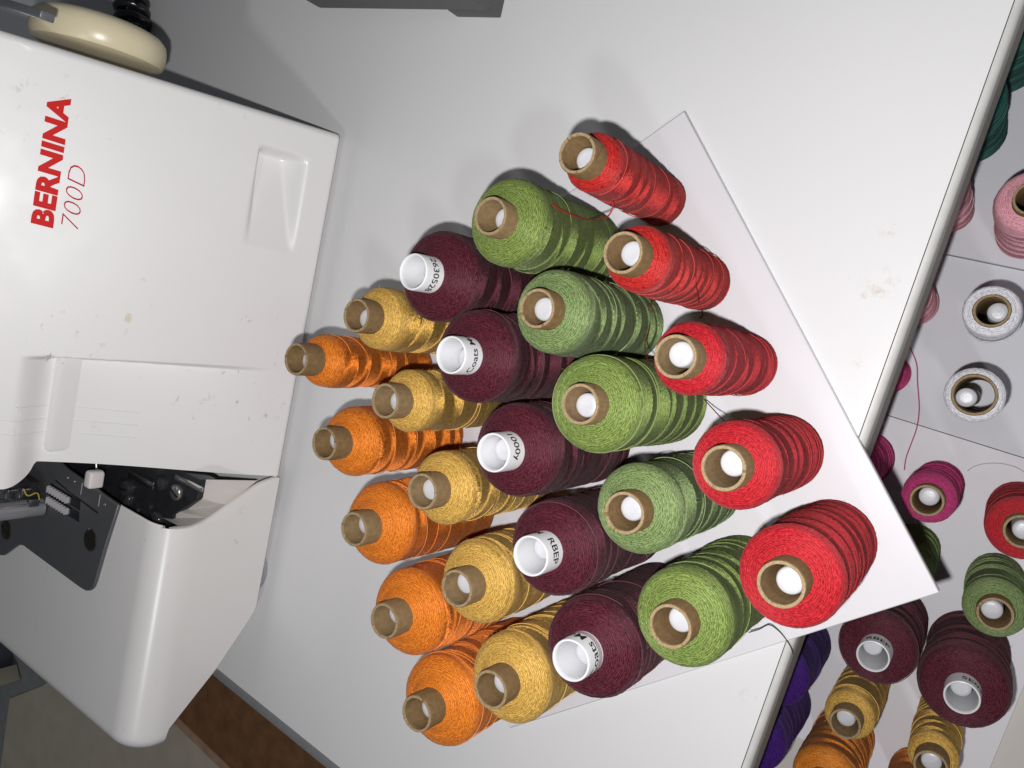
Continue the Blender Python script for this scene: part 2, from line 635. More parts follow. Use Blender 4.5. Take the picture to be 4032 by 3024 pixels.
def pack_mesh(name, rc, r, ztop, zbot, seed, nth=120, ns=170, dome=0.10, shoulder=0.16, pitch=None, taper=0.0, face_ang=0.0):
    """wound pack in metres; rc,r,ztop.. in pitches above the tube's foot; lay = band sign"""
    g = np.random.default_rng(seed)
    # profile: core -> top dome -> shoulder -> side -> lower shoulder -> core
    pr = []
    sh = min(shoulder, (r - rc) * 0.9)
    rt = r - taper
    for t in np.linspace(0, 1, 8):
        rr = rc + (rt - sh - rc) * t
        pr.append((rr, ztop - dome * (t ** 1.6) * 0.7))
    z1 = ztop - dome * 0.7
    for a in np.linspace(0, math.pi / 2, 10)[1:]:
        pr.append((rt - sh + sh * math.sin(a), z1 - (sh + dome * 0.3) * (1 - math.cos(a))))
    zs = z1 - sh - dome * 0.3
    lsh = sh * 0.7
    for t in np.linspace(0, 1, 20)[1:]:
        pr.append((rt + (r - rt) * t, zs + (zbot + lsh - zs) * t))
    for a in np.linspace(0, math.pi / 2, 6)[1:]:
        pr.append((r - lsh + lsh * math.cos(a), zbot + lsh - lsh * math.sin(a)))
    pr.append((rc, zbot + 0.02))
    pr = np.array(pr)
    L = np.concatenate([[0], np.cumsum(np.linalg.norm(np.diff(pr, axis=0), axis=1))])
    s = np.linspace(0, L[-1], ns)
    R = np.interp(s, L, pr[:, 0])
    Z = np.interp(s, L, pr[:, 1])
    dR, dZ = np.gradient(R), np.gradient(Z)
    nl = np.hypot(dR, dZ) + 1e-9
    NR, NZ = -dZ / nl, dR / nl         # outward normal of the profile (profile runs downwards)
    s_side0 = L[17]
    th = np.linspace(0, 2 * math.pi, nth)            # seam column doubled
    TH, S = np.meshgrid(th, s, indexing='ij')
    # bands: tilted rings where one lay of thread covers the next; they cross and taper into crescents
    p1 = pitch or 0.20
    P = np.ones_like(S)
    z = s_side0 * 0.80
    edges = []
    while z < L[-1] - 0.08:
        am = abs(g.normal(0, 0.055)) + 0.012
        ph = g.uniform(0, 2 * math.pi)
        a2 = g.normal(0, 0.012)
        bk = z + am * np.sin(TH + ph) + a2 * np.sin(2 * TH + ph * 1.7)
        P = P * np.tanh((S - bk) / 0.012)
        edges.append((z, am, ph, a2))
        z += p1 * g.uniform(0.35, 1.0)
    X = 0.5 + 0.5 * P                    # which lay shows on top
    side = np.clip((S - s_side0 * 0.74) / 0.12, 0, 1) * np.clip((L[-1] - S - 0.03) / 0.08, 0, 1)
    lay = (1 - X) * g.choice([-1.0, 1.0]) * side
    fuzzn = g.normal(0, 1, TH.shape)
    disp = 0.009 * (X - 0.5) * side + 0.0014 * fuzzn
    # slow barrel unevenness
    disp += (0.008 * np.sin(S / L[-1] * 9 + g.uniform(0, 6)) + 0.005 * np.sin(TH + g.uniform(0, 6))) * side
    ringk = 1 - side
    disp += ringk * 0.0030 * np.interp(s, np.linspace(0, L[-1], 110), g.normal(0, 1, 110))[None, :]
    disp[-1] = disp[0]
    lay[-1] = lay[0]
    RR = R[None, :] + disp * NR[None, :]
    ZZ = Z[None, :] + disp * NZ[None, :]
    ang = TH + face_ang
    v = np.stack([RR * np.cos(ang), RR * np.sin(ang), ZZ], -1).reshape(-1, 3) * U
    uv = np.stack([TH / (2 * math.pi), S * U * 1000], -1).reshape(-1, 2)
    uv[:, 0] *= r / 0.42
    f = grid_faces(nth, ns)[:, ::-1]
    return mesh(name, v, f, True, uv=uv, attrs={'lay': lay.ravel(), 'side': side.ravel()}), (pr, L, edges, g)


def fuzz_mesh(name, pr, L, seed, n=260, lo=0.02, hi=0.065):
    g = np.random.default_rng(seed + 99)
    v, f = [], []
    for i in range(n):
        s = g.uniform(0.0, L[-1] * 0.97)
        r = np.interp(s, L, pr[:, 0])
        z = np.interp(s, L, pr[:, 1])
        r2 = np.interp(s + 0.01, L, pr[:, 0])
        z2 = np.interp(s + 0.01, L, pr[:, 1])
        t = g.uniform(0, 6.283)
        er = np.array([math.cos(t), math.sin(t), 0])
        et = np.array([-math.sin(t), math.cos(t), 0])
        tz = np.array([0, 0, 1.0])
        dn = np.array([-(z2 - z), r2 - r])
        dn /= np.linalg.norm(dn) + 1e-9
        N = er * dn[0] + tz * dn[1]
        p0 = er * r + tz * z
        ln = g.uniform(lo, hi)
        d1 = N * g.uniform(0.25, 0.8) + et * g.normal(0, 1) + tz * g.normal(0, 0.5)
        d1 /= np.linalg.norm(d1)
        d2 = d1 + et * g.normal(0, 0.8) + tz * g.normal(0, 0.6)
        d2 /= np.linalg.norm(d2)
        p1 = p0 + d1 * ln * 0.5
        p2 = p1 + d2 * ln * 0.5
        wv = np.cross(d1, N)
        wv /= np.linalg.norm(wv) + 1e-9
        k = len(v)
        hw = 0.0011
        v += [p0 - wv * hw, p0 + wv * hw, p1 + wv * hw, p1 - wv * hw, p2]
        f += [[k, k + 1, k + 2, k + 3], [k + 3, k + 2, k + 4]]
    return mesh(name, np.array(v) * U, f, False)


def core_mesh(name, ro, ri, h, n=56, seed=1, rough=0.004):
    g = np.random.default_rng(seed)
    b = 0.012
    prof = [(ri, 0.0), (ro, 0.0), (ro, h * 0.3), (ro, h * 0.6), (ro, h - b), (ro - b * 0.5, h), (ri + b * 0.4, h), (ri, h - b), (ri, h * 0.6), (ri, h * 0.3)]
    prof = np.array(prof)
    th = np.linspace(0, 2 * math.pi, n, endpoint=False)
    wob = 1 + 0.012 * np.sin(2 * th + g.uniform(0, 6)) + 0.006 * np.sin(3 * th + g.uniform(0, 6))
    v = np.stack([np.outer(np.cos(th) * wob, prof[:, 0]), np.outer(np.sin(th) * wob, prof[:, 0]), np.repeat(prof[None, :, 1], n, 0)], -1)
    top = np.array([4, 5, 6, 7])
    v[:, top, 2] += g.normal(0, rough, (n, 1))
    f = grid_faces(n, len(prof), True, True)
    me = mesh(name, v.reshape(-1, 3) * U, f, True)
    return sharp(me, 40)


def wrap_text(name, body, r, z, ang, h, wch, flip, parent, mat=None, shear=0.0):
    v, f = text_mesh(body, shear=shear, offset=0.012)
    w = v[:, 0].max() - v[:, 0].min()
    x = (v[:, 0] - v[:, 0].min() - w / 2)
    y = v[:, 1] - 0.35
    x = x / w * wch * len(body)
    y = y / 0.7 * h
    if flip:
        x, y = -x, -y
    a = ang + x / r
    rr = r + 0.004
    vv = np.stack([rr * np.cos(a), rr * np.sin(a), z + y], -1) * U
    me = mesh(name, vv, f, False)
    return obj(name, me, mat or M_INK, parent)


def spool(name, label, cat, group, x, y, z0, col, r, expo, seed, core='card', hi=True, dome=0.10, shoulder=0.16, texts=(), tilt=(0, 0), zbot=0.10,
          taper=0.0, ro=None, tube_h=TUBE, strand=None, rings=False):
    t = thing(name, label, cat, W(x, y, z0), 0.0, group)
    t.rotation_euler = (tilt[0], tilt[1], 0)
    g = np.random.default_rng(seed)
    if core == 'card':
        ro = ro or 0.187
        ri = ro - 0.037
        th = tube_h
        cm = obj('core', core_mesh('core', ro, ri, th, seed=seed), M_CARD if g.uniform() < 0.6 else M_CARDD, t)
        me = lathe('rim', np.array([(ri + 0.003, th - 0.004), (ro - 0.005, th - 0.004), (ro - 0.007, th + 0.006), (ri + 0.007, th + 0.006)]) * U, 56, True)
        obj('rim', me, M_RIM, cm)
        # spiral paper seam
        zz = np.linspace(0.0, 1.0, 40)
        a0 = g.uniform(0, 6.28)
        path = np.stack([(ro + 0.0005) * np.cos(a0 + zz * 5), (ro + 0.0005) * np.sin(a0 + zz * 5), th - 0.02 - zz * 0.9], -1) * U
        obj('seam', tube('seam', path, 0.0035 * U, 4), M_CARDD, cm)
    else:
        ro = 0.190
        ri = 0.160
        th = tube_h + 0.03
        prof = np.array([(ri, 0), (ro, 0), (ro, th - 0.03), (ro - 0.006, th - 0.006), (ro - 0.016, th), (ri + 0.012, th), (ri + 0.004, th - 0.008), (ri, th - 0.05)]) * U
        cm = obj('core', lathe('core', prof, 64, True), M_PLAST, t)
        for (body, ang, zz, h, wch, flip) in texts:
            wrap_text('print', body, ro, zz, ang, h, wch, flip, cm)
        if rings:
            for q in (0.205, 0.225, 0.245):
                obj('printed_ring', lathe('printed_ring', np.array([(ro + 0.0015, th - q), (ro + 0.0015, th - q + 0.010)]) * U, 48), M_INKRED, cm)
    ztop = th - expo
    me, (pr, L, edges, g2) = pack_mesh('thread_pack', ro - 0.01, r, ztop, zbot, seed, 128 if hi else 72, 176 if hi else 90, dome, shoulder,
                            pitch=g.uniform(0.17, 0.25), taper=taper, face_ang=math.pi * 0.45)
    pk = obj('thread_pack', me, MT[col], t)
    # single turns that stand proud of the pack
    for q in range(4 if hi else 2):
        z_, am, ph, a2 = edges[int(g2.integers(0, len(edges)))] if q % 2 else (g2.uniform(L[17] * 0.8, L[-1] - 0.25), g2.uniform(0.02, 0.12), g2.uniform(0, 6.28), 0.0)
        tt = np.linspace(0, 2 * math.pi, 73) + g2.uniform(0, 6.28)
        if q % 2 == 0:
            tt = tt[:int(g2.uniform(30, 73))]
        sk = z_ + am * np.sin(tt + ph) + a2 * np.sin(2 * tt + ph * 1.7)
        rr_ = np.interp(sk, L, pr[:, 0]) + 0.006
        zk = np.interp(sk, L, pr[:, 1]) + 0.004
        aa_ = tt + math.pi * 0.45
        obj('proud_turn', tube('proud_turn', np.stack([rr_ * np.cos(aa_), rr_ * np.sin(aa_), zk], -1) * U, 0.0048 * U, 5), fuzz_mat(col), pk)
    fz = obj('fuzz', fuzz_mesh('fuzz', pr, L, seed, 320 if hi else 120), fuzz_mat(col), pk)
    fz['kind'] = 'stuff'
    return t


GY = 0.99
ROWS = [
    ('orange', 'O', [0.304, 0.396, 0.455, 0.470, 0.470], 0.24, [(0.01, -0.002), (-0.026, 0.01), (-0.025, 0.007), (-0.026, 0.025), (0.013, 0.017)], 0.17),
    ('gold', 'G', [0.345, 0.335, 0.383, 0.425, 0.440], 0.23, [(0.005, -0.028), (0.01, 0.007), (-0.018, -0.035), (-0.025, -0.017), (-0.004, 0.025)], 0.13),
    ('burgundy', 'B', [0.478, 0.480, 0.467, 0.455, 0.465], 0.27, [(0.011, 0.02), (0.036, -0.030), (-0.018, -0.030), (-0.028, 0.01), (0.007, 0.026)], 0.13),
    ('green', 'E', [0.430, 0.400, 0.445, 0.400, 0.425], 0.20, [(0.014, 0.035), (-0.029, -0.025), (-0.004, -0.035), (-0.018, -0.005), (-0.002, 0.026)], 0.09),
    ('red', 'R', [0.275, 0.300, 0.315, 0.369, 0.412], 0.23, [(0.008, -0.001), (-0.019, 0.014), (-0.034, -0.007), (-0.014, 0.033), (0.018, 0.019)], 0.065),
]
BT = 0.10           # rack board thickness
POS = ['top end of the photo', 'second from the top of the photo', 'middle', 'second from the bottom of the photo', 'bottom end of the photo']
LAB = {
    'O': ['orange thread spool with the slimmest pack of the orange row', 'second orange thread spool down, just below the slimmest one',
          'orange thread spool in the middle of the orange row', 'orange thread spool second from the bottom of its row, black speck on top',
          'orange thread spool at the bottom end of its row with a frayed tube rim'],
    'G': ['gold thread spool at the top end of the gold row', 'slim gold thread spool second from the top of the gold row',
          'gold thread spool in the middle of the gold row', 'full gold thread spool second from the bottom of the gold row',
          'widest gold thread spool at the bottom end of the gold row'],
    'B': ['burgundy thread spool with a number printed on its white tube', 'burgundy thread spool second from the top, name printed upright on its tube',
          'burgundy thread spool with 1000y printed on its white tube', 'burgundy thread spool with RBEP printed, on the upper rack',
          'burgundy thread spool at the bottom of the upper rack, name and rings on its tube'],
    'E': ['leaf green thread spool at the top end with a red thread end across it', 'greyish green thread spool second from the top of the green row',
          'wide leaf green thread spool in the middle of the green row', 'greyish green thread spool second from the bottom of the green row',
          'leaf green thread spool at the bottom end, nearest the rack edge'],
    'R': ['slimmest red thread spool at the top rack corner with a loose end', 'orange red thread spool second from the top of the red row',
          'red thread spool in the middle of the red row', 'red thread spool second from the bottom of the red row',
          'widest red thread spool at the front rack corner'],
}
CAMXY = CPT[:2]
UP = {}
for i, (cname, key, rads, expo, offs, shl) in enumerate(ROWS):
    for j in range(5):
        gx, gy = -(j - 2), -(i - 2) * GY
        x, y = gx + offs[j][0], gy + offs[j][1]
        col = cname
        if key == 'E' and j in (1, 3):
            col = 'sage'
        if key == 'R' and j in (0, 1):
            col = 'vermilion'
        ca = math.atan2(CAMXY[1] - y, CAMXY[0] - x)
        txt = ()
        th = TUBE + 0.03
        if key == 'B':
            txt = [(('2630528', ca + 0.02, th - 0.145, 0.088, 0.056, True),),
                   (('Coats Moon', ca + 0.50, th - 0.145, 0.088, 0.056, False),),
                   (('1000y', ca + 0.20, th - 0.14, 0.088, 0.056, True), ('52', ca + 1.6, th - 0.14, 0.105, 0.06, True)),
                   (('RBEP', ca - 0.15, th - 0.145, 0.095, 0.062, True), ('AM', ca + 1.3, th - 0.14, 0.1, 0.06, True)),
                   (('Coats Moon', ca + 0.35, th - 0.12, 0.10, 0.068, False),)][j]
        ex = expo
        s = spool('thread_spool', LAB[key][j], 'thread spool', cname + ' spools on the upper rack', x, y, BT + 0.002, col, rads[j], ex, 100 + i * 10 + j,
                  core='plastic' if key == 'B' else 'card', texts=txt, shoulder=shl, dome=0.07 if key in 'OB' else 0.05,
                  rings=(key == 'B' and j == 4), tilt=(-0.024 if (key == 'B' and j < 2) else -0.010 if key == 'B' else 0.0, 0.0), zbot=0.14 if (key, j) == ('R', 0) else 0.07)
        UP[(key, j)] = (x, y, rads[j], s)

# ---------------------------------------------------------------- the upper rack
rack = thing('spool_rack', 'white acrylic rack board with pegs carrying twenty five spools on the table', 'spool rack', W(0, 0, 0.003))
PEG_H = TUBE - 0.178


def peg_mesh(name, r=0.112, h=PEG_H):
    rb = 0.02
    prof = [(r, 0), (r, h - rb)] + [(r - rb + rb * math.sin(a), h - rb + rb * (1 - math.cos(a))) for a in np.linspace(math.pi / 2, 0, 1)]
    prof = [(r, 0.0), (r, h * 0.5), (r, h - 0.03), (r - 0.006, h - 0.012), (r - 0.02, h), (r * 0.5, h + 0.003), (0.0005, h + 0.004)]
    return lathe(name, np.array(prof) * U, 40)


obj('board', box('board', (-2.76 * U, -2.615 * U, 0), (2.835 * U, 2.70 * U, (BT - 0.003) * U), 0.0004, 1), M_BOARD, rack)
pm = peg_mesh('peg')
for i in range(5):
    for j in range(5):
        obj('peg', pm, M_PEG, rack, tuple(W(-(j - 2), -(i - 2) * GY, BT - 0.003)))


# loose thread ends ------------------------------------------------
def strand(name, pts, r, mat, parent):
    p = spline(np.array(pts) * U, 8)
    o = obj(name, tube(name, p, r * U, 5), mat, None)
    # keep world placement under the spool
    off = Vector(parent.location)
    me = o.data
    co = np.empty(len(me.vertices) * 3, dtype=np.float32)
    me.vertices.foreach_get('co', co)
    co = co.reshape(-1, 3) - np.array(off)
    me.vertices.foreach_set('co', co.ravel())
    me.update()
    o.parent = parent
    return o


def zz4(x, y):
    return 2200 + x / 2.765, 400 + y / 2.765


x, y, r, s = UP[('R', 0)]
ex_, ey_, er_, es_ = UP[('E', 0)]
pts = [on_cyl(*zz4(565, 1050), x, y, r + 0.0)]
ha, hb_ = pts[0][2], on_cyl(*zz4(100, 1215), ex_, ey_, er_ + 0.012)[2]
pts += [at(*zz4(590, 1110), ha - 0.05), at(*zz4(578, 1180), ha - 0.05), at(*zz4(530, 1250), 0.5 * (ha + hb_)), at(*zz4(450, 1280), hb_ - 0.08)]
pts += [on_cyl(*zz4(a, b), ex_, ey_, er_ + 0.012) for a, b in ((330, 1282), (220, 1262), (110, 1218), (0, 1165), (-70, 1110))]
strand('loose_thread', pts, 0.0085, strand_mat('red'), s)


def z5b(x, y):
    return 2500 + x / 2.765, 1100 + y / 2.765


x, y, r, s = UP[('R', 1)]
pts = [on_cyl(*z5b(a, b), x, y, r + 0.010) for a, b in ((660, -60), (668, 60), (688, 150), (697, 240))]
pts += [at(*z5b(712, 300), 0.25), at(*z5b(736, 365), 0.13), at(*z5b(728, 410), 0.125), at(*z5b(700, 422), 0.125)]
strand('loose_thread', pts, 0.006, strand_mat('dark_red'), s)
x, y, r, s = UP[('R', 2)]
ex_, ey_, er_, _ = UP[('E', 1)]
pts = [on_cyl(*z5b(178, 120), ex_, ey_, er_ + 0.02), on_cyl(*z5b(178, 260), ex_, ey_, er_ + 0.02), at(*z5b(172, 410), 0.5), at(*z5b(150, 550), 0.75), at(*z5b(112, 690), 1.0), at(*z5b(118, 800), 1.3),
       at(*z5b(145, 890), 1.55), at(*z5b(172, 940), 1.70)]
strand('loose_thread', pts, 0.006, strand_mat('dark_red'), s)


def z6b(x, y):
    return 2700 + x / 2.765, 1500 + y / 2.765


x, y, r, s = UP[('R', 3)]
ex_, ey_, er_, _ = UP[('E', 2)]
pts = [at(*z6b(200, 200), 0.30), at(*z6b(300, 310), 0.62), at(*z6b(370, 385), 0.95), at(*z6b(440, 450), 1.25)]
strand('loose_thread', pts, 0.006, strand_mat('dark_red'), s)
x, y, r, s = UP[('E', 4)]


def z7(x, y):
    return 2632 + x / 1.58, 1974 + y / 1.58


pts = [at(*z7(500, 815), 0.55), at(*z7(565, 795), 0.45), at(*z7(625, 768), 0.35), at(*z7(680, 800), 0.2), at(*z7(725, 850), 0.125), at(*z7(752, 890), 0.06), at(*z7(768, 925), 0.04), at(*z7(776, 950), -0.06)]
strand('loose_thread', pts, 0.006, strand_mat('green'), s)
x, y, r, s = UP[('E', 1)]
pts = [at(*z5b(0, 770), 0.5), at(*z5b(70, 705), 0.45), at(*z5b(150, 660), 0.4), at(*z5b(200, 640), 0.35)]
strand('loose_thread', pts, 0.006, strand_mat('sage'), s)

# ================================================================ lower racks
LZ = -6.35 + ZT            # top of the lower boards above the table plane
shelf = structure(obj('lower_shelf', mesh('lower_shelf', [np.append(T2W(-24, -6) * U, (LZ - 0.16) * U), np.append(T2W(-24, 12) * U, (LZ - 0.16) * U),
                                                       np.append(T2W(5.2, 12) * U, (LZ - 0.16) * U), np.append(T2W(5.2, -6) * U, (LZ - 0.16) * U)],
                                          [[0, 1, 2, 3]], False), plain('cream_shelf', (0.62, 0.58, 0.53), 0.55, noise=0.04, nscale=20)))


def lower_rack(label, u0, u1, v0, v1, pegs, mat, dz=0.0):
    t = thing('spool_rack', label, 'spool rack', (0, 0, (LZ - 0.155) * U), TANG)
    obj('board', box('board', (-u1 * U, -v1 * U, 0), (-u0 * U, -v0 * U, (0.155 + dz) * U), 0.0002, 1), mat, t)
    for (pu, pv) in pegs:
        obj('peg', pm, M_PEG, t, (-pu * U, -pv * U, (0.155 + dz) * U))
    return t


CA = [-0.41, 0.575, 1.565, 2.55, 3.54]
RV = [2.395, 3.375, 4.36]
lower_rack('lower acrylic rack board under the magenta, burgundy and purple spools', -1.055, 4.03, 0.6, 5.13,
           [(u, v) for u in CA for v in RV], M_LBOARD)
CB = [-1.645, -2.67]
lower_rack('narrow grey lower rack board with the two white ring spools', -3.445, -1.062, 0.6, 5.13, [(u, v) for u in CB for v in RV[:2]], M_LBOARD2, -0.03)
CC = [-3.92, -4.95, -5.95]
lower_rack('lower rack board at the far right with pink and teal spools', -7.2, -3.452, 0.6, 5.13, [(u, v) for u in CC for v in RV[:2]], M_LBOARD2, 0.06)

LOW = [  # u, v, col, r, label, core, expo, texts, du, dv
    (1.565, 3.375, 'burgundy', 0.45, 'lower burgundy spool with RBEP printed, nearest the rack corner', 'plastic', 0.30, 'RBEP', 0.045, 0.045),
    (1.565, 4.36, 'burgundy', 0.485, 'lowest burgundy spool beside the lower greyish green spool', 'plastic', 0.30, 'SE03', 0.04, 0.03),
    (0.575, 4.36, 'sage', 0.335, 'greyish green spool on the lower rack beside the burgundy one', 'card', 0.20, None, -0.01, 0.03),
    (0.575, 3.375, 'olive', 0.33, 'olive green spool mostly hidden under the rack corner', 'card', 0.22, None, 0, 0),
    (2.55, 3.375, 'gold', 0.30, 'lower gold spool just below the burgundy RBEP one', 'card', 0.22, None, 0.0, 0.02),
    (2.55, 4.36, 'gold', 0.275, 'lower gold spool cut by the bottom edge of the photo', 'card', 0.22, None, -0.02, 0.0),
    (3.54, 3.375, 'deep_orange', 0.40, 'lower orange spool at the bottom edge beside the purple spools', 'card', 0.35, None, 0, 0),
    (3.54, 4.36, 'deep_orange', 0.33, 'small glimpse of an orange spool left of the cut gold one', 'card', 0.22, None, 0, 0),
    (-0.41, 3.375, 'magenta', 0.30, 'magenta spool standing clear on the lower rack', 'card', 0.18, None, 0.03, 0.0),
    (-0.41, 4.36, 'red', 0.36, 'red spool on the lower rack cut by the right photo edge', 'card', 0.18, None, 0.0, -0.02),
    (-0.41, 2.395, 'magenta', 0.37, 'magenta spool half hidden under the table edge', 'card', 0.18, None, 0, 0),
    (2.55, 2.395, 'purple', 0.45, 'purple spool under the table edge nearest the rack corner', 'card', 0.35, None, 0, 0),
    (3.54, 2.395, 'purple', 0.46, 'purple spool under the table edge at the bottom of the photo', 'card', 0.35, None, 0, 0),
    (-3.92, 3.30, 'pink', 0.36, 'pink spool cut by the right photo edge', 'card', 0.12, None, 0, 0.0),
    (-4.0, 2.36, 'pink', 0.27, 'dusky pink spool peeping out from under the table edge', 'card', 0.2, None, 0, 0),
    (-4.98, 3.40, 'teal', 0.42, 'large teal spool at the right photo edge above the pink one', 'card', 0.3, None, 0, 0),
    (-5.05, 2.30, 'teal', 0.38, 'teal spool under the table edge, lower of the two', 'card', 0.3, None, 0, 0),
    (-6.05, 2.35, 'teal', 0.46, 'teal spool under the table edge at the top right corner', 'card', 0.3, None, 0, 0),
    (-1.645, 2.33, 'magenta', 0.26, 'small raspberry spool glimpsed under the edge beside a white ring', 'card', 0.2, None, 0, 0),
    (-2.67, 2.33, 'pink', 0.29, 'rosy spool glimpsed under the table edge above the raspberry one', 'card', 0.2, None, 0, 0),
]
LSP = {}
for k, (u, v, col, r, lab, core, expo, tx, du, dv) in enumerate(LOW):
    p = T2W(u + du, v + dv)
    ca = math.atan2(CAMXY[1] - p[1], CAMXY[0] - p[0])
    txt = ()
    if tx == 'RBEP':
        txt = (('RBEP', ca + 0.1, TUBE + 0.03 - 0.12, 0.11, 0.07, True),)
    elif tx:
        txt = ((tx, ca - 0.55, TUBE + 0.03 - 0.13, 0.10, 0.065, True),)
    LSP[k] = spool('thread_spool', lab, 'thread spool', 'spools on the lower racks', p[0], p[1], LZ + (-0.03 if -3.4 < u < -1.1 else 0.03 if u < -3.4 else 0) + 0.002,
                   col, r, expo, 300 + k, core=core, hi=False, shoulder=0.10, dome=0.05, texts=txt)
# the two ring spools
for k, (u, v, r, ro, hh, lab) in enumerate([(-2.655, 3.315, 0.295, 0.19, TUBE, 'white thread ring spool between the pink spool and the wider ring'),
                                            (-1.70, 3.445, 0.305, 0.238, TUBE - 0.02, 'thin white thread ring on a wide brown tube')]):
    p = T2W(u, v)
    spool('thread_spool', lab, 'thread spool', 'white ring spools on the lower rack', p[0], p[1], LZ - 0.028, 'white', r, 0.03, 360 + k, core='card', hi=False,
          shoulder=0.05, dome=0.02, ro=ro, tube_h=hh, zbot=1.2 if k else 0.9)


def z8(x, y):
    return 2632 + x / 1.58, 1000 + y / 1.58


pts = [at(*z8(a_, b_), LZ + 0.02) for a_, b_ in ((1480, 545), (1512, 600), (1545, 690), (1550, 800), (1560, 960), (1545, 1080), (1510, 1180), (1478, 1270), (1467, 1345))]
strand('loose_thread', pts, 0.008, strand_mat('magenta'), LSP[8])
pts = [at(*z8(1860, 1350), LZ + 0.03), at(*z8(1900, 1322), LZ + 0.03), at(*z8(1980, 1303), LZ + 0.03), at(*z8(2080, 1305), LZ + 0.03), at(*z8(2170, 1330), LZ + 0.03), at(*z8(2230, 1370), LZ + 0.03)]
strand('loose_thread', pts, 0.005, strand_mat('grey'), LSP[9])

# ================================================================ the overlock machine
Q0 = np.array([5.639721457117421, 1.702691130854142, 0.20])
e1 = np.array([-0.7598365802582597, 0.6501141217520453, 0.0])
e2 = np.array([0.6501141217520453, 0.7598365802582597, 0.0])
MANG = math.atan2(-e1[1], -e1[0])
MACH = thing('overlock_machine', 'white overlock sewing machine with red lettering and grey needle plate', 'sewing machine', tuple(Q0 * U), MANG)


def m3(a, b, c):
    return (-a * U, b * U, c * U)


M_SHELL = marked('white_machine_shell', (0.83, 0.815, 0.81), 0.42, 0.7, mark=(0.42, 0.38, 0.34), scale=130, amount=0.64, spec=0.6, streak=3.0, coat=0.55)
M_SHELL.node_tree.nodes['Principled BSDF'].inputs['Coat Roughness'].default_value = 0.07
M_RED = plain('red_print', (0.62, 0.010, 0.008), 0.55, spec=0.15)
M_RED2 = plain('crimson_print', (0.50, 0.006, 0.03), 0.55, spec=0.15)
M_CREAM = plain('cream_plastic', (0.72, 0.64, 0.44), 0.3, noise=0.03, nscale=90)
M_DARKP = plain('grey_steel_plate', (0.11, 0.111, 0.118), 0.42, metal=0.3, noise=0.08, nscale=900, bump=0.12, bscale=1800)
M_BLACK = plain('black_steel', (0.028, 0.029, 0.033), 0.3, metal=0.2, noise=0.2, nscale=200)
M_CHROME = plain('chrome', (0.68, 0.67, 0.64), 0.26, metal=0.9)
M_STEEL = plain('brushed_steel', (0.36, 0.36, 0.37), 0.32, metal=1.0, noise=0.1, nscale=600)
M_SCREW = plain('dark_brass_screw', (0.10, 0.085, 0.05), 0.22, metal=0.9)
M_BEIGE = plain('inner_ledge_plastic', (0.62, 0.58, 0.55), 0.4, noise=0.03, nscale=100)
M_HOLE = plain('dark_slot', (0.006, 0.006, 0.012), 0.6)

# ---- front cover: a curved shell with the looper door recess and a thumb recess
PRF = np.array([(0.0, 0.0), (0.0252, 0.06), (0.42, 1.0), (0.84, 2.0), (1.26, 3.0), (1.68, 4.0), (2.16, 5.15)])
pl = np.concatenate([[0], np.cumsum(np.linalg.norm(np.diff(PRF, axis=0), axis=1))])


def sm(x, a, b):
    t = np.clip((x - a) / (b - a), 0, 1)
    return t * t * (3 - 2 * t)


def cover_surface(a, z, out=0.0):
    """point of the cover's outer skin at height z, pushed out by 'out' pitches"""
    b = np.interp(z, PRF[:, 1], PRF[:, 0])
    db = (np.interp(z + 0.05, PRF[:, 1], PRF[:, 0]) - np.interp(z - 0.05, PRF[:, 1], PRF[:, 0])) / 0.1
    n = np.sqrt(1 + db * db)
    return np.stack([-a, b - out / n, z + out * db / n], -1) * U


def cover_depth(a, z):
    # looper door recess (left lower part): shallow at the foot, deep under the head
    dmax = 0.27 * sm(z, 0.15, 2.6)
    ar = 3.50 + 0.075 * z
    d = dmax * sm(a, ar, ar + 0.07) * (1 - sm(z, 2.90, 3.28))
    # thumb recess
    zc0, zc1 = 0.38, 1.025
    wdg = (1 - np.clip((a - 0.50) / 1.34, 0, 1)) ** 0.9
    inz = sm(z, zc0 - 0.02, zc0 + 0.34 - 0.26 * np.clip((a - 0.5) / 1.3, 0, 1)) * (1 - sm(z, zc1 - 0.05, zc1 + 0.02))
    ina = sm(a, 0.44, 0.56)
    d = d + 0.26 * wdg * inz * ina
    # rounded right and lower edges
    rr = 0.10
    x = np.clip(rr - a, 0, rr)
    d = d + (rr - np.sqrt(np.maximum(rr * rr - x * x, 0)))
    x = np.clip(0.08 - z, 0, 0.08)
    d = d + (0.08 - np.sqrt(np.maximum(0.08 ** 2 - x * x, 0)))
    return d


NA, NZ_ = 230, 210
ua = np.unique(np.concatenate([np.linspace(0, 1, NA), np.linspace(0, 0.03, 10), np.linspace(3.46 / 5.2, 3.85 / 5.2, 30)]))
uz = np.unique(np.concatenate([np.linspace(0, 5.1, NZ_), np.linspace(0, 0.12, 8)]))
AA, ZZ = np.meshgrid(ua, uz, indexing='ij')


def amax(z):
    # left border: door edge at 5.18 low down; the head above it is wider, with a round lower corner
    rc = 0.34
    zc = 2.97
    t = np.clip((z - zc) / rc, 0, 1)
    head = 5.50 - rc + rc * np.sqrt(np.maximum(1 - (1 - t) ** 2, 0))
    return np.where(z < zc, 5.19, np.maximum(head, 5.19))


Am = AA * amax(ZZ)
Dm = cover_depth(Am, ZZ)
V = cover_surface(Am, ZZ, -Dm)
na, nz = V.shape[:2]
V = V.reshape(-1, 3)
F = [list(map(int, q)) for q in grid_faces(na, nz)]
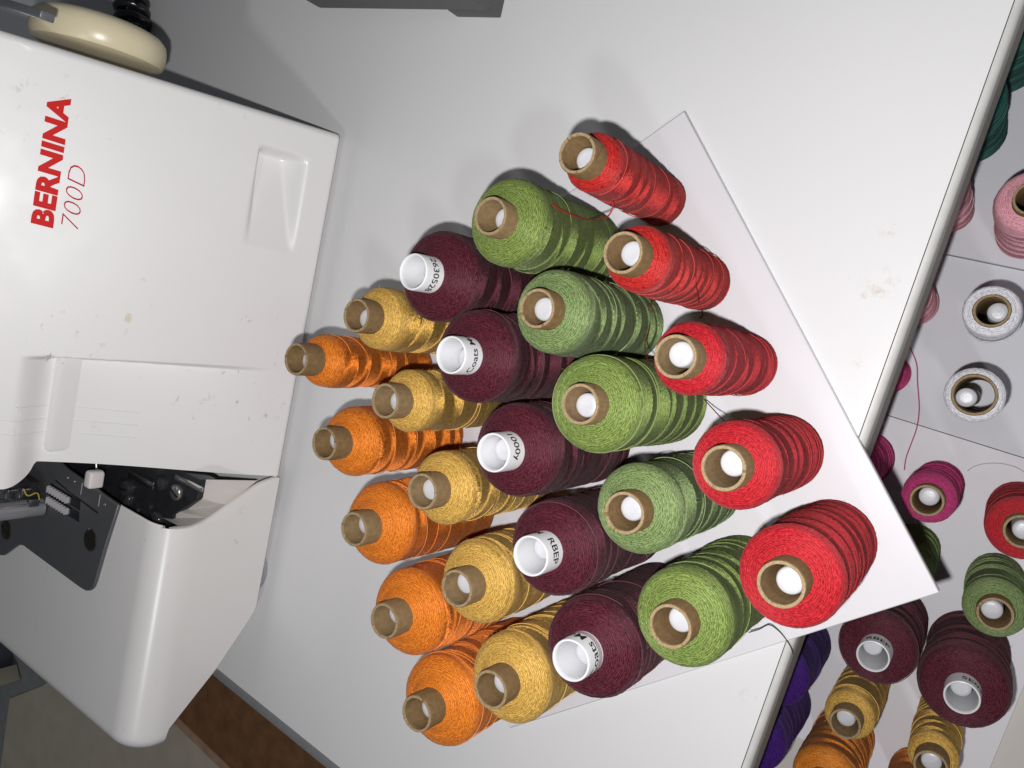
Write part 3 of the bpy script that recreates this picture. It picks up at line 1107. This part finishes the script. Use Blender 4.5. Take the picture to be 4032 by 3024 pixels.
# skirt: fold every border back into the machine
idx = lambda i, j: i * nz + j
loop = [idx(i, 0) for i in range(na)] + [idx(na - 1, j) for j in range(1, nz)] + [idx(i, nz - 1) for i in range(na - 2, -1, -1)] + [idx(0, j) for j in range(nz - 2, 0, -1)]
base = len(V)
Vs = V[loop].copy()
Vs[:, 1] += 0.35 * U
Vs[:, 2] = np.maximum(Vs[:, 2], 0.0)
V = np.vstack([V, Vs])
nl = len(loop)
for i in range(nl):
    F.append([loop[i], base + i, base + (i + 1) % nl, loop[(i + 1) % nl]])
me = mesh('front_cover', V, F, True)
import bmesh
bm = bmesh.new()
bm.from_mesh(me)
bmesh.ops.recalc_face_normals(bm, faces=bm.faces)
bm.to_mesh(me)
bm.free()
cover = obj('front_cover', sharp(me, 50), M_SHELL, MACH)


def cover_text(name, body, a0, a1, z0, z1, mat, shear=0.0, offset=0.0, out=0.006, thick=0.0, spacing=1.0):
    v, f = text_mesh(body, shear, offset, spacing)
    x = (v[:, 0] - v[:, 0].min()) / (v[:, 0].max() - v[:, 0].min())
    y = v[:, 1] / 0.73
    A_ = a0 + (a1 - a0) * x
    Z_ = z0 + (z1 - z0) * y
    d = cover_depth(A_, Z_)
    P = cover_surface(A_, Z_, out - d)
    return obj(name, mesh(name, P, f, False), mat, cover)


cover_text('brand_lettering', 'BERNINA', 2.125, 0.55, 3.151, 3.358, M_RED, shear=0.06, offset=0.05, spacing=1.04)
cover_text('model_lettering', '700D', 2.08, 1.31, 2.885, 3.085, M_RED2, shear=0.22, offset=-0.022, spacing=1.0)
cover_text('embossed_marks', '1.5   2.5  cm', 5.10, 4.36, 3.19, 3.27, M_SHELL, out=0.014)
cover_text('embossed_marks', '1', 4.96, 4.94, 3.42, 3.52, M_SHELL, out=0.014)
cover_text('embossed_marks', 'c', 4.13, 4.07, 3.31, 3.38, M_SHELL, out=0.014)
# embossed guide lines run from the head down over the recess
for aa in (4.42, 4.60, 4.78):
    zs_ = np.linspace(3.5 if aa > 4.5 else 3.25, 1.9, 40)
    P = cover_surface(np.full(40, aa), zs_, 0.0)
    dd = cover_depth(np.full(40, aa), zs_)
    P = cover_surface(np.full(40, aa), zs_, -dd + 0.001)
    obj('embossed_line', tube('embossed_line', P, 0.0065 * U, 5), M_SHELL, cover)

tt = np.linspace(0, 2 * math.pi, 20, endpoint=False)
P = cover_surface(3.10 + 0.070 * np.cos(tt), 2.23 + 0.040 * np.sin(tt), 0.004)
obj('glue_residue', mesh('glue_residue', P, [list(range(20))], False), plain('glue_stain', (0.70, 0.65, 0.54), 0.5, noise=0.12, nscale=900), cover)
# machine body behind the cover
obj('body', box('body', m3(5.05, 0, 0.0)[:1] + (1.35 * U, 0.06 * U), (-0.14 * U, 5.6 * U, 2.8 * U), 0.003), M_SHELL, MACH)
obj('upper_body', box('upper_body', (-5.3 * U, 2.2 * U, 2.82 * U), (-0.16 * U, 5.6 * U, 4.4 * U), 0.004), M_SHELL, MACH)
for (fa, fb) in ((0.5, 0.9), (4.6, 0.9), (0.5, 5.0), (4.6, 5.0)):
    obj('rubber_foot', lathe('rubber_foot', np.array([(0.0005, -0.196), (0.26, -0.196), (0.26, 0.058), (0.0005, 0.058)]) * U, 28), M_BLACK, MACH, m3(fa, fb, 0))

# ---- bed with rounded front edge, cut away towards the looper door
HB = 1.80
RB = 0.50
stations = list(np.linspace(5.845, 9.0, 40)) + [9.0 + 0.22 * math.sin(t) for t in np.linspace(0, math.pi / 2, 9)[1:]]
ins = [0.0] * 40 + [0.22 * (1 - math.cos(t)) for t in np.linspace(0, math.pi / 2, 9)[1:]]


def cbot(a):
    return min(1.25, float(np.interp(a, [5, 7.35, 7.55, 7.75, 8.2, 9.0, 9.3], [0.0, 0.0, 0.12, 0.26, 0.57, 1.30, 1.55])))


def barc(h):
    k = max(h - (HB - RB), 0.0)
    return RB - math.sqrt(max(RB * RB - k * k, 0.0))


BACK = 5.6
ARC = np.linspace(0, math.pi / 2, 14)
vb, fb_ = [], []
rim = spline([(5.215, 0.12), (5.28, 0.36), (5.40, 0.58), (5.56, 0.87), (5.72, 1.16), (5.80, 1.40), (5.84, 1.66)], 5)
for (a, c) in rim:
    c = min(c, HB - 0.02)
    sec = [(0.10, 0.0), (0.0, 0.0), (0.0, min(c * 0.6, 0.78))]
    over = [t for t in ARC if HB - RB + RB * math.sin(t) > c]
    k = 0
    for t in ARC:
        h = HB - RB + RB * math.sin(t)
        if h <= c:
            sec.append((barc(h), h))
        else:
            k += 1
            w_ = k / len(over) * math.pi
            sec.append((barc(c - 0.045) + 0.045 - 0.045 * math.cos(w_), c - 0.045 + 0.045 * math.sin(w_)))
    sec += [(sec[-1][0] + 0.004, max(c - 0.12, 0.02)), (0.10, 0.01)]
    for (b_, c_) in sec:
        vb.append(m3(a, b_, c_))
ns_ = len(sec)
nr = len(rim)
for q in grid_faces(nr, ns_, False, True):
    fb_.append(list(map(int, q)))
b0 = nr * ns_
for a, q in zip(stations, ins):
    sec = [(BACK, cbot(a))]
    Re = RB - q
    sec.append((q * 0.9, cbot(a)))
    sec.append((q * 0.9, (HB - RB) * 0.6 + cbot(a) * 0.4))
    for t in ARC:
        sec.append((q * 0.9 + Re - Re * math.cos(t), HB - q - Re + Re * math.sin(t)))
    sec.append((2.0, HB - q))
    sec.append((BACK, HB - q))
    for (b_, c_) in sec:
        vb.append(m3(a, b_, c_))
fb_ += [[int(v_) + b0 for v_ in q] for q in grid_faces(len(stations), ns_, False, True)]
jcl = 3 + sum(1 for t in ARC if HB - RB + RB * math.sin(t) <= min(rim[-1][1], HB - 0.02))
for jj in range(1, jcl - 1):
    fb_.append([(nr - 1) * ns_ + jj, b0 + jj, b0 + jj + 1, (nr - 1) * ns_ + jj + 1])
fb_.append([b0 + (len(stations) - 1) * ns_ + i for i in range(ns_)][::-1])
me = mesh('bed', vb, fb_, True)
bm = bmesh.new()
bm.from_mesh(me)
bmesh.ops.recalc_face_normals(bm, faces=bm.faces)
bm.to_mesh(me)
bm.free()
M_BED = marked('bed_shell', (0.82, 0.80, 0.785), 0.48, 0.6, mark=(0.30, 0.26, 0.22), scale=150, amount=0.655, spec=0.9, streak=3.0, coat=0.9)  # tone slightly darker and warmer than the cover's
M_BED.node_tree.nodes['Principled BSDF'].inputs['Coat Roughness'].default_value = 0.24
bed = obj('bed', sharp(me, 50), M_BED, MACH)
# rounded lip along the opening
lp = [np.array(m3(5.845, RB - RB * math.cos(t), HB - RB + RB * math.sin(t) - 0.028)) for t in np.linspace(1.0, math.pi / 2, 8)] + [np.array(m3(5.845, b_, HB - 0.028)) for b_ in np.linspace(0.6, 4.5, 12)]
obj('lip', tube('lip', np.array(lp), 0.027 * U, 8), M_BED, bed)
# inner ledge between the rim and the dark mechanism plate
led_o = [(5.86, 0.10, 1.45), (5.74, 0.10, 1.12), (5.58, 0.10, 0.84), (5.42, 0.10, 0.56), (5.26, 0.10, 0.34)]
led_i = [(6.05, 1.05, 1.18), (5.98, 0.80, 1.16), (5.86, 0.78, 1.16), (5.51, 0.29, 1.14), (5.22, 0.26, 1.12)]
obj('inner_ledge', mesh('inner_ledge', [m3(a, b_, c) for (a, b_, c) in led_o] + [m3(a, b_, c) for (a, b_, c) in led_i],
                        [[i, i + 1, 6 + i, 5 + i] for i in range(4)], False), M_BEIGE, bed)
mech = obj('mechanism_plate', prism('mechanism_plate', [m3(a, b_, 0)[:2] for (a, b_) in [(5.22, 0.26), (5.52, 0.28), (5.90, 0.74), (6.02, 0.74), (6.22, 1.02), (6.75, 1.6), (6.75, 5.0), (5.22, 5.0)]],
                                    0.95 * U, 1.20 * U, 0.0006), M_BLACK, MACH)


def screw(name, a, b_, c, r, h, mat, parent, slot=0.6, dome=0.25):
    o = obj(name, lathe(name, np.array([(r, 0), (r, h * 0.6), (r * 0.9, h * 0.85), (r * 0.6, h), (0.0005, h * (1 + dome * 0.2))]) * U, 28), mat, parent, m3(a, b_, c))
    s_ = obj('screw_slot', box('screw_slot', (-r * 0.85 * U, -r * 0.12 * U, h * 0.93 * U), (r * 0.85 * U, r * 0.12 * U, h * 1.09 * U)), M_HOLE, parent, m3(a, b_, c))
    s_.rotation_euler = (0, 0, slot)
    return o


M_SCRB = plain('glossy_black_screw', (0.035, 0.035, 0.038), 0.14, spec=0.9)


def dt(x, y, c):
    """pixel of the needle-plate close-up -> machine coordinates on height c"""
    P = at(x / 2.458, 1700 + y / 2.458, c + 0.20) - Q0
    return float(P @ e1), float(P @ e2)


for (x, y, r, h, mt) in ((1255, 545, 0.13, 0.12, M_SCRB), (1240, 650, 0.13, 0.08, M_SCRB), (1520, 850, 0.13, 0.07, M_SCRB), (1580, 500, 0.115, 0.10, M_SCRB), (1715, 585, 0.12, 0.06, M_CHROME)):
    a, b_ = dt(x, y, 1.20)
    screw('mechanism_screw', a, b_, 1.201, r, h, mt, mech, random.uniform(0, 3))
a, b_ = dt(1400, 745, 1.20)
obj('washer_ring', lathe('washer_ring', np.array([(0.15, 0.0), (0.17, 0.0), (0.17, 0.03), (0.15, 0.03)]) * U, 32, True), M_BLACK, mech, m3(a, b_, 1.201))
a, b_ = dt(1420, 470, 1.2)
obj('link_arm', box('link_arm', (-0.06 * U, -0.30 * U, 0), (0.07 * U, 0.34 * U, 0.1 * U), 0.001), M_STEEL, mech, m3(a, b_, 1.201))
a, b_ = dt(1850, 500, 1.2)
o = obj('latch_strip', box('latch_strip', (-0.04 * U, -0.30 * U, 0), (0.04 * U, 0.34 * U, 0.05 * U), 0.001), M_CHROME, mech, m3(a, b_, 1.2))
a, b_ = dt(1060, 440, 1.2)
o = obj('looper_rod', lathe('looper_rod', np.array([(0.03, 0), (0.03, 0.5), (0.0005, 0.5)]) * U, 16), M_STEEL, mech, m3(a, b_ + 0.2, 1.3))
o.rotation_euler = (0, math.pi / 2, 0.3)
kn = obj('width_knob', prism('width_knob', [(-0.13 * U, -0.085 * U), (0.09 * U, -0.085 * U), (0.13 * U, -0.05 * U), (0.13 * U, 0.05 * U), (0.09 * U, 0.085 * U), (-0.13 * U, 0.085 * U)], 0, 0.22 * U, 0.0014, 3),
         plain('white_knob', (0.80, 0.74, 0.73), 0.35), MACH, m3(5.62, 1.77, 1.74))

fe = at(1041, 2259, 0.02) - Q0
obj('levelling_foot', lathe('levelling_foot', np.array([(0.0005, -0.195), (0.40, -0.195), (0.42, -0.17), (0.40, -0.13), (0.22, -0.08), (0.16, 0.05), (0.0005, 0.05)]) * U, 48),
    plain('grey_rubber_foot', (0.30, 0.32, 0.34), 0.35), MACH, m3(float(fe @ e1), float(fe @ e2) + 0.36, 0))

# ---- needle plate
PZ = HB + 0.012
pts_ = [(5.79, 1.09), (6.50, 1.25), (7.06, 1.355), (7.16, 1.39), (7.23, 1.46), (7.27, 1.56), (7.28, 1.73), (7.255, 3.27), (7.25, 3.40), (7.28, 3.53), (7.36, 3.64), (7.54, 3.85),
        (7.62, 3.95), (7.66, 4.06), (7.68, 4.9), (5.62, 4.9), (5.62, 3.0), (5.70, 2.51)]
plate = obj('needle_plate', prism('needle_plate', [m3(a, b_, 0)[:2] for a, b_ in pts_], (HB + 0.002) * U, (HB + 0.06) * U, 0.0005, 1), M_DARKP, MACH)
PT = HB + 0.06


def flat(name, pts, c, h, mat, parent):
    return obj(name, prism(name, [m3(a, b_, 0)[:2] for a, b_ in pts], c * U, (c + h) * U), mat, parent)


M_TOOTH = plain('pale_steel', (0.62, 0.60, 0.62), 0.35, metal=0.4)
# slots, feed dogs, slit and engraved ticks
for (a0, bs, be) in ((6.11, 2.02, 2.86), (6.28, 2.0, 2.86)):
    flat('feed_slot', [(a0 - 0.075, bs), (a0 + 0.075, bs - 0.03), (a0 + 0.075, be), (a0 - 0.075, be)], PT - 0.001, 0.004, M_HOLE, plate)
    fd = flat('feed_dog', [(a0 - 0.045, bs + 0.22), (a0 + 0.045, bs + 0.22), (a0 + 0.045, be - 0.02), (a0 - 0.045, be - 0.02)], PT + 0.003, 0.02, M_STEEL, plate)
    for q in np.arange(bs + 0.26, be - 0.02, 0.075):
        v = [m3(a0 - 0.05, q, PT + 0.023), m3(a0 + 0.05, q, PT + 0.023), m3(a0 + 0.05, q + 0.066, PT + 0.023), m3(a0 - 0.05, q + 0.066, PT + 0.023),
             m3(a0 - 0.05, q + 0.005, PT + 0.085), m3(a0 + 0.05, q + 0.005, PT + 0.085)]
        obj('feed_tooth', mesh('feed_tooth', v, [[0, 1, 5, 4], [4, 5, 2, 3], [1, 2, 5], [0, 4, 3]], False), M_TOOTH, plate)
flat('slit', [(6.0, 2.30), (6.02, 2.30), (6.075, 1.54), (6.045, 1.54)], PT - 0.001, 0.004, M_HOLE, plate)
flat('slit', [(5.94, 2.75), (5.97, 2.75), (6.02, 2.32), (6.0, 2.32)], PT - 0.001, 0.004, M_HOLE, plate)
TICK = plain('engraved_tick', (0.5, 0.5, 0.52), 0.5)
for x, y in ((790, 550), (962, 665)):
    a, b_ = dt(x, y, PT)
    flat('tick', [(a - 0.09, b_ - 0.008), (a + 0.09, b_ - 0.008), (a + 0.09, b_ + 0.008), (a - 0.09, b_ + 0.008)], PT - 0.001, 0.0035, TICK, plate)
for x, y in ((655, 445), (720, 482), (1015, 705)):
    a, b_ = dt(x, y, PT)
    obj('rivet', lathe('rivet', np.array([(0.022, 0), (0.018, 0.01), (0.0005, 0.014)]) * U, 14), M_CHROME, plate, m3(a, b_, PT))
for x, y, sl in ((872, 1048, 0.2), (58, 950, 0.2)):
    a, b_ = dt(x, y, PT)
    obj('countersink', lathe('countersink', np.array([(0.155, 0.0), (0.165, 0.004), (0.175, 0.0)]) * U, 32), M_STEEL, plate, m3(a, b_, PT))
    screw('plate_screw', a, b_, PT + 0.0, 0.15, 0.02, M_SCREW, plate, 1.25, 0.1)
# ---- presser foot, needle and clamp under the head
a, b_ = dt(450, 745, PT)
foot = obj('presser_foot', lathe('presser_foot', np.array([(0.10, 0.0), (0.135, 0.02), (0.135, 0.80), (0.125, 0.83), (0.095, 0.83), (0.09, 0.78), (0.09, 0.0)]) * U, 28, True), plain('satin_foot', (0.34, 0.34, 0.36), 0.35, metal=0.4), MACH, m3(a, b_ + 0.10, PT + 0.005))
obj('foot_cap', lathe('foot_cap', np.array([(0.092, 0.832), (0.13, 0.832), (0.13, 0.845), (0.092, 0.845)]) * U, 28, True), plain('pale_cap', (0.62, 0.58, 0.58), 0.4), foot)
obj('foot_edge', box('foot_edge', (-0.015 * U, -0.015 * U, 0), (0.015 * U, 0.015 * U, 0.80 * U), 0.0003), M_CHROME, foot, (0.10 * U, -0.10 * U, 0))
a2, b2 = dt(330, 640, PT)
sole = flat('foot_sole', [(a2 - 0.35, b2 - 0.25), (a2 + 0.1, b2 - 0.25), (a2 + 0.16, b2 + 0.8), (a2 - 0.4, b2 + 0.8)], PT + 0.09, 0.10, M_BLACK, MACH)
for x, y, h in ((165, 650, 0.75), (90, 600, 0.5)):
    a, b_ = dt(x, y, PT)
    obj('needle', lathe('needle', np.array([(0.004, 0), (0.022, 0.12), (0.024, h), (0.0005, h)]) * U, 12), M_CHROME, MACH, m3(a, b_, PT + 0.10))
for x, y, s_ in ((55, 570, 0.10), (110, 600, 0.08), (240, 600, 0.10), (320, 690, 0.07)):
    a, b_ = dt(x, y, PT + 0.2)
    obj('foot_clip', box('foot_clip', (-s_ * U, -s_ * 0.6 * U, 0), (s_ * U, s_ * 0.6 * U, 0.16 * U), 0.0006), M_STEEL, MACH, m3(a, b_, PT + 0.12))
a, b_ = dt(330, 540, PT + 0.3)
obj('thread_remnant', tube('thread_remnant', spline([np.array(m3(a, b_, PT + 0.45)), np.array(m3(a + 0.1, b_ - 0.05, PT + 0.4)), np.array(m3(a + 0.05, b_ - 0.1, PT + 0.3)), np.array(m3(a + 0.16, b_ - 0.1, PT + 0.25))]), 0.012 * U, 5),
    plain('mustard_thread', (0.45, 0.33, 0.04), 0.7), MACH)

# ---- handwheel at the right side
WH = obj('handwheel', lathe('handwheel', np.array([(0.0005, 0.0), (0.70, 0.0), (0.78, 0.03), (0.81, 0.09), (0.81, 0.24), (0.79, 0.33), (0.72, 0.40), (0.60, 0.44), (0.0005, 0.45)]) * U, 72), M_CREAM, MACH, m3(-0.17, 2.08, 2.50))
WH.rotation_euler = (0, math.pi / 2, 0)
# thread lever and guide at the top right of the cover
lev = obj('thread_lever', box('thread_lever', (-1.6 * U, -0.045 * U, -0.075 * U), (0.0, 0.045 * U, 0.075 * U), 0.0006), plain('grey_lever', (0.14, 0.15, 0.16), 0.35, metal=0.3), MACH, m3(0, 0, 0))
P1 = at(188, 66, 3.85 + 0.2 + 0.15) - Q0
P2 = at(-40, -5, 3.85 + 0.2 + 0.15) - Q0
p1 = np.array(m3(P1 @ e1, P1 @ e2, P1[2]))
p2 = np.array(m3(P2 @ e1, P2 @ e2, P2[2]))
lev.location = p1
dv_ = Vector(p1 - p2)
lev.rotation_euler = dv_.to_track_quat('X', 'Z').to_euler()
obj('cream_guide', box('cream_guide', (-0.9 * U, 1.9 * U, 3.90 * U), (-0.2 * U, 2.05 * U, 4.1 * U), 0.002), M_CREAM, MACH)

# ================================================================ other things on the table
# coiled cord behind the handwheel
p0 = at(524, 130, 0.30)
p1_ = at(512, -60, 0.30)
ax = p1_ - p0
Lc = np.linalg.norm(ax)
ax /= Lc
sx = np.cross(ax, [0, 0, 1.0])
nturn = int(Lc / 0.20) + 1
t = np.linspace(0, nturn * 2 * math.pi, nturn * 22)
path = p0[None] + ax[None] * (t / (2 * math.pi) * 0.20)[:, None] + 0.235 * (np.cos(t)[:, None] * sx[None] + np.sin(t)[:, None] * np.array([0, 0, 1.0])[None])
cord = tag(obj('coiled_cord', tube('coiled_cord', path * U, 0.078 * U, 8), plain('black_rubber', (0.012, 0.012, 0.014), 0.22, spec=0.8)), 'black coiled cord lying behind the cream handwheel', 'cord')

# dark grey appliance corner at the top of the photo
GB = plain('dark_grey_plastic', (0.085, 0.085, 0.088), 0.5, noise=0.06, nscale=500, bump=0.1)
c0 = at(1978, 76, 0)
cl = at(1790, 72, 0)
dl = (cl - c0)[:2]
dl /= np.linalg.norm(dl)
dr = np.array([dl[1], -dl[0]])
if dr[0] < 0:
    dr = -dr
A0 = math.atan2(dl[1], dl[0])
apl = thing('appliance', 'dark grey plastic appliance corner at the top edge of the photo', 'appliance', tuple(W(c0[0], c0[1], 0)), 0)


def gpt(l, r):
    q = dl * l + dr * r
    return (q[0] * U, q[1] * U)


obj('housing', prism('housing', [gpt(0, 0), gpt(3.2, 0), gpt(3.2, 3.0), gpt(0, 3.0)], 0.22 * U, 2.2 * U, 0.003, 3), GB, apl)
obj('foot', prism('foot', [gpt(0.02, 0.01), gpt(0.74, 0.01), gpt(0.95, 0.30), gpt(0.95, 2.9), gpt(0.02, 2.9)], 0.004 * U, 0.24 * U, 0.0008, 2), GB, apl)

# ---- beyond the table's left end
WOOD = plain('brown_wood', (0.19, 0.088, 0.034), 0.55, noise=0.25, nscale=60, bump=0.2)
WOOD2 = plain('brown_wood_edge', (0.42, 0.26, 0.17), 0.6, noise=0.15, nscale=80)
wz = -4.2
q0 = at(790, 2690, wz)
qa, qb = at(700, 2838, wz), at(892, 3024, wz)
dd = (qb - qa)[:2]
dd /= np.linalg.norm(dd)
nn = np.array([-dd[1], dd[0]])
if nn @ (q0 - qa)[:2] < 0:
    nn = -nn


def wq(l, n):
    q = qa[:2] + dd * l + nn * n
    return (q[0] * U, q[1] * U)


pk_ = thing('wooden_plank', 'dark brown wooden plank below the left end of the table', 'plank', (0, 0, 0))
obj('plank_board', prism('plank_board', [wq(-8, 0.10), wq(9, 0.10), wq(9, 4.0), wq(-8, 4.0)], (wz - 0.5) * U, wz * U), WOOD, pk_)
obj('plank_edge', prism('plank_edge', [wq(-8, -0.14), wq(9, -0.14), wq(9, 0.09), wq(-8, 0.09)], (wz - 0.5) * U, (wz + 0.012) * U), WOOD2, pk_)

FZ = FLZ + 0.05


def fq(x, y, z=FZ):
    return at(x / 2.89, 2450 + y / 2.89, z)


sheet_pts = [fq(110, 870), fq(480, 725), fq(1400, 60), fq(3600, 900), fq(3600, 3200), fq(-120, 2600)]
sh_ = obj('cardboard_sheet', prism('cardboard_sheet', [(p[0] * U, p[1] * U) for p in sheet_pts], (FLZ + 0.01) * U, FZ * U), plain('beige_board', (0.70, 0.61, 0.48), 0.8, noise=0.06, nscale=30))
tag(sh_, 'beige board lying on the floor below the left end of the machine', 'board')
p = fq(150, 560)
q = fq(-200, 660)
r_ = fq(300, 60)
bx_ = obj('storage_box', prism('storage_box', [(fq(145, 560)[0] * U, fq(145, 560)[1] * U), (fq(-300, 700)[0] * U, fq(-300, 700)[1] * U), (fq(-300, 0)[0] * U, fq(-300, 0)[1] * U), (fq(150, -150)[0] * U, fq(150, -150)[1] * U)],
                               FZ * U, (FZ + 1.6) * U, 0.004), plain('blue_grey_box', (0.10, 0.11, 0.135), 0.6, noise=0.1, nscale=60))
tag(bx_, 'dark blue grey box on the floor at the far left edge', 'box')
ps = fq(215, 560)
po = obj('table_leg', box('table_leg', (-0.35 * U, -0.35 * U, 0), (0.35 * U, 0.35 * U, 2.2 * U), 0.002), plain('cream_leg', (0.55, 0.5, 0.4), 0.6), None, (ps[0] * U, ps[1] * U + 0.35 * U, FZ * U))
tag(po, 'short cream post on the floor beside the dark box', 'post')
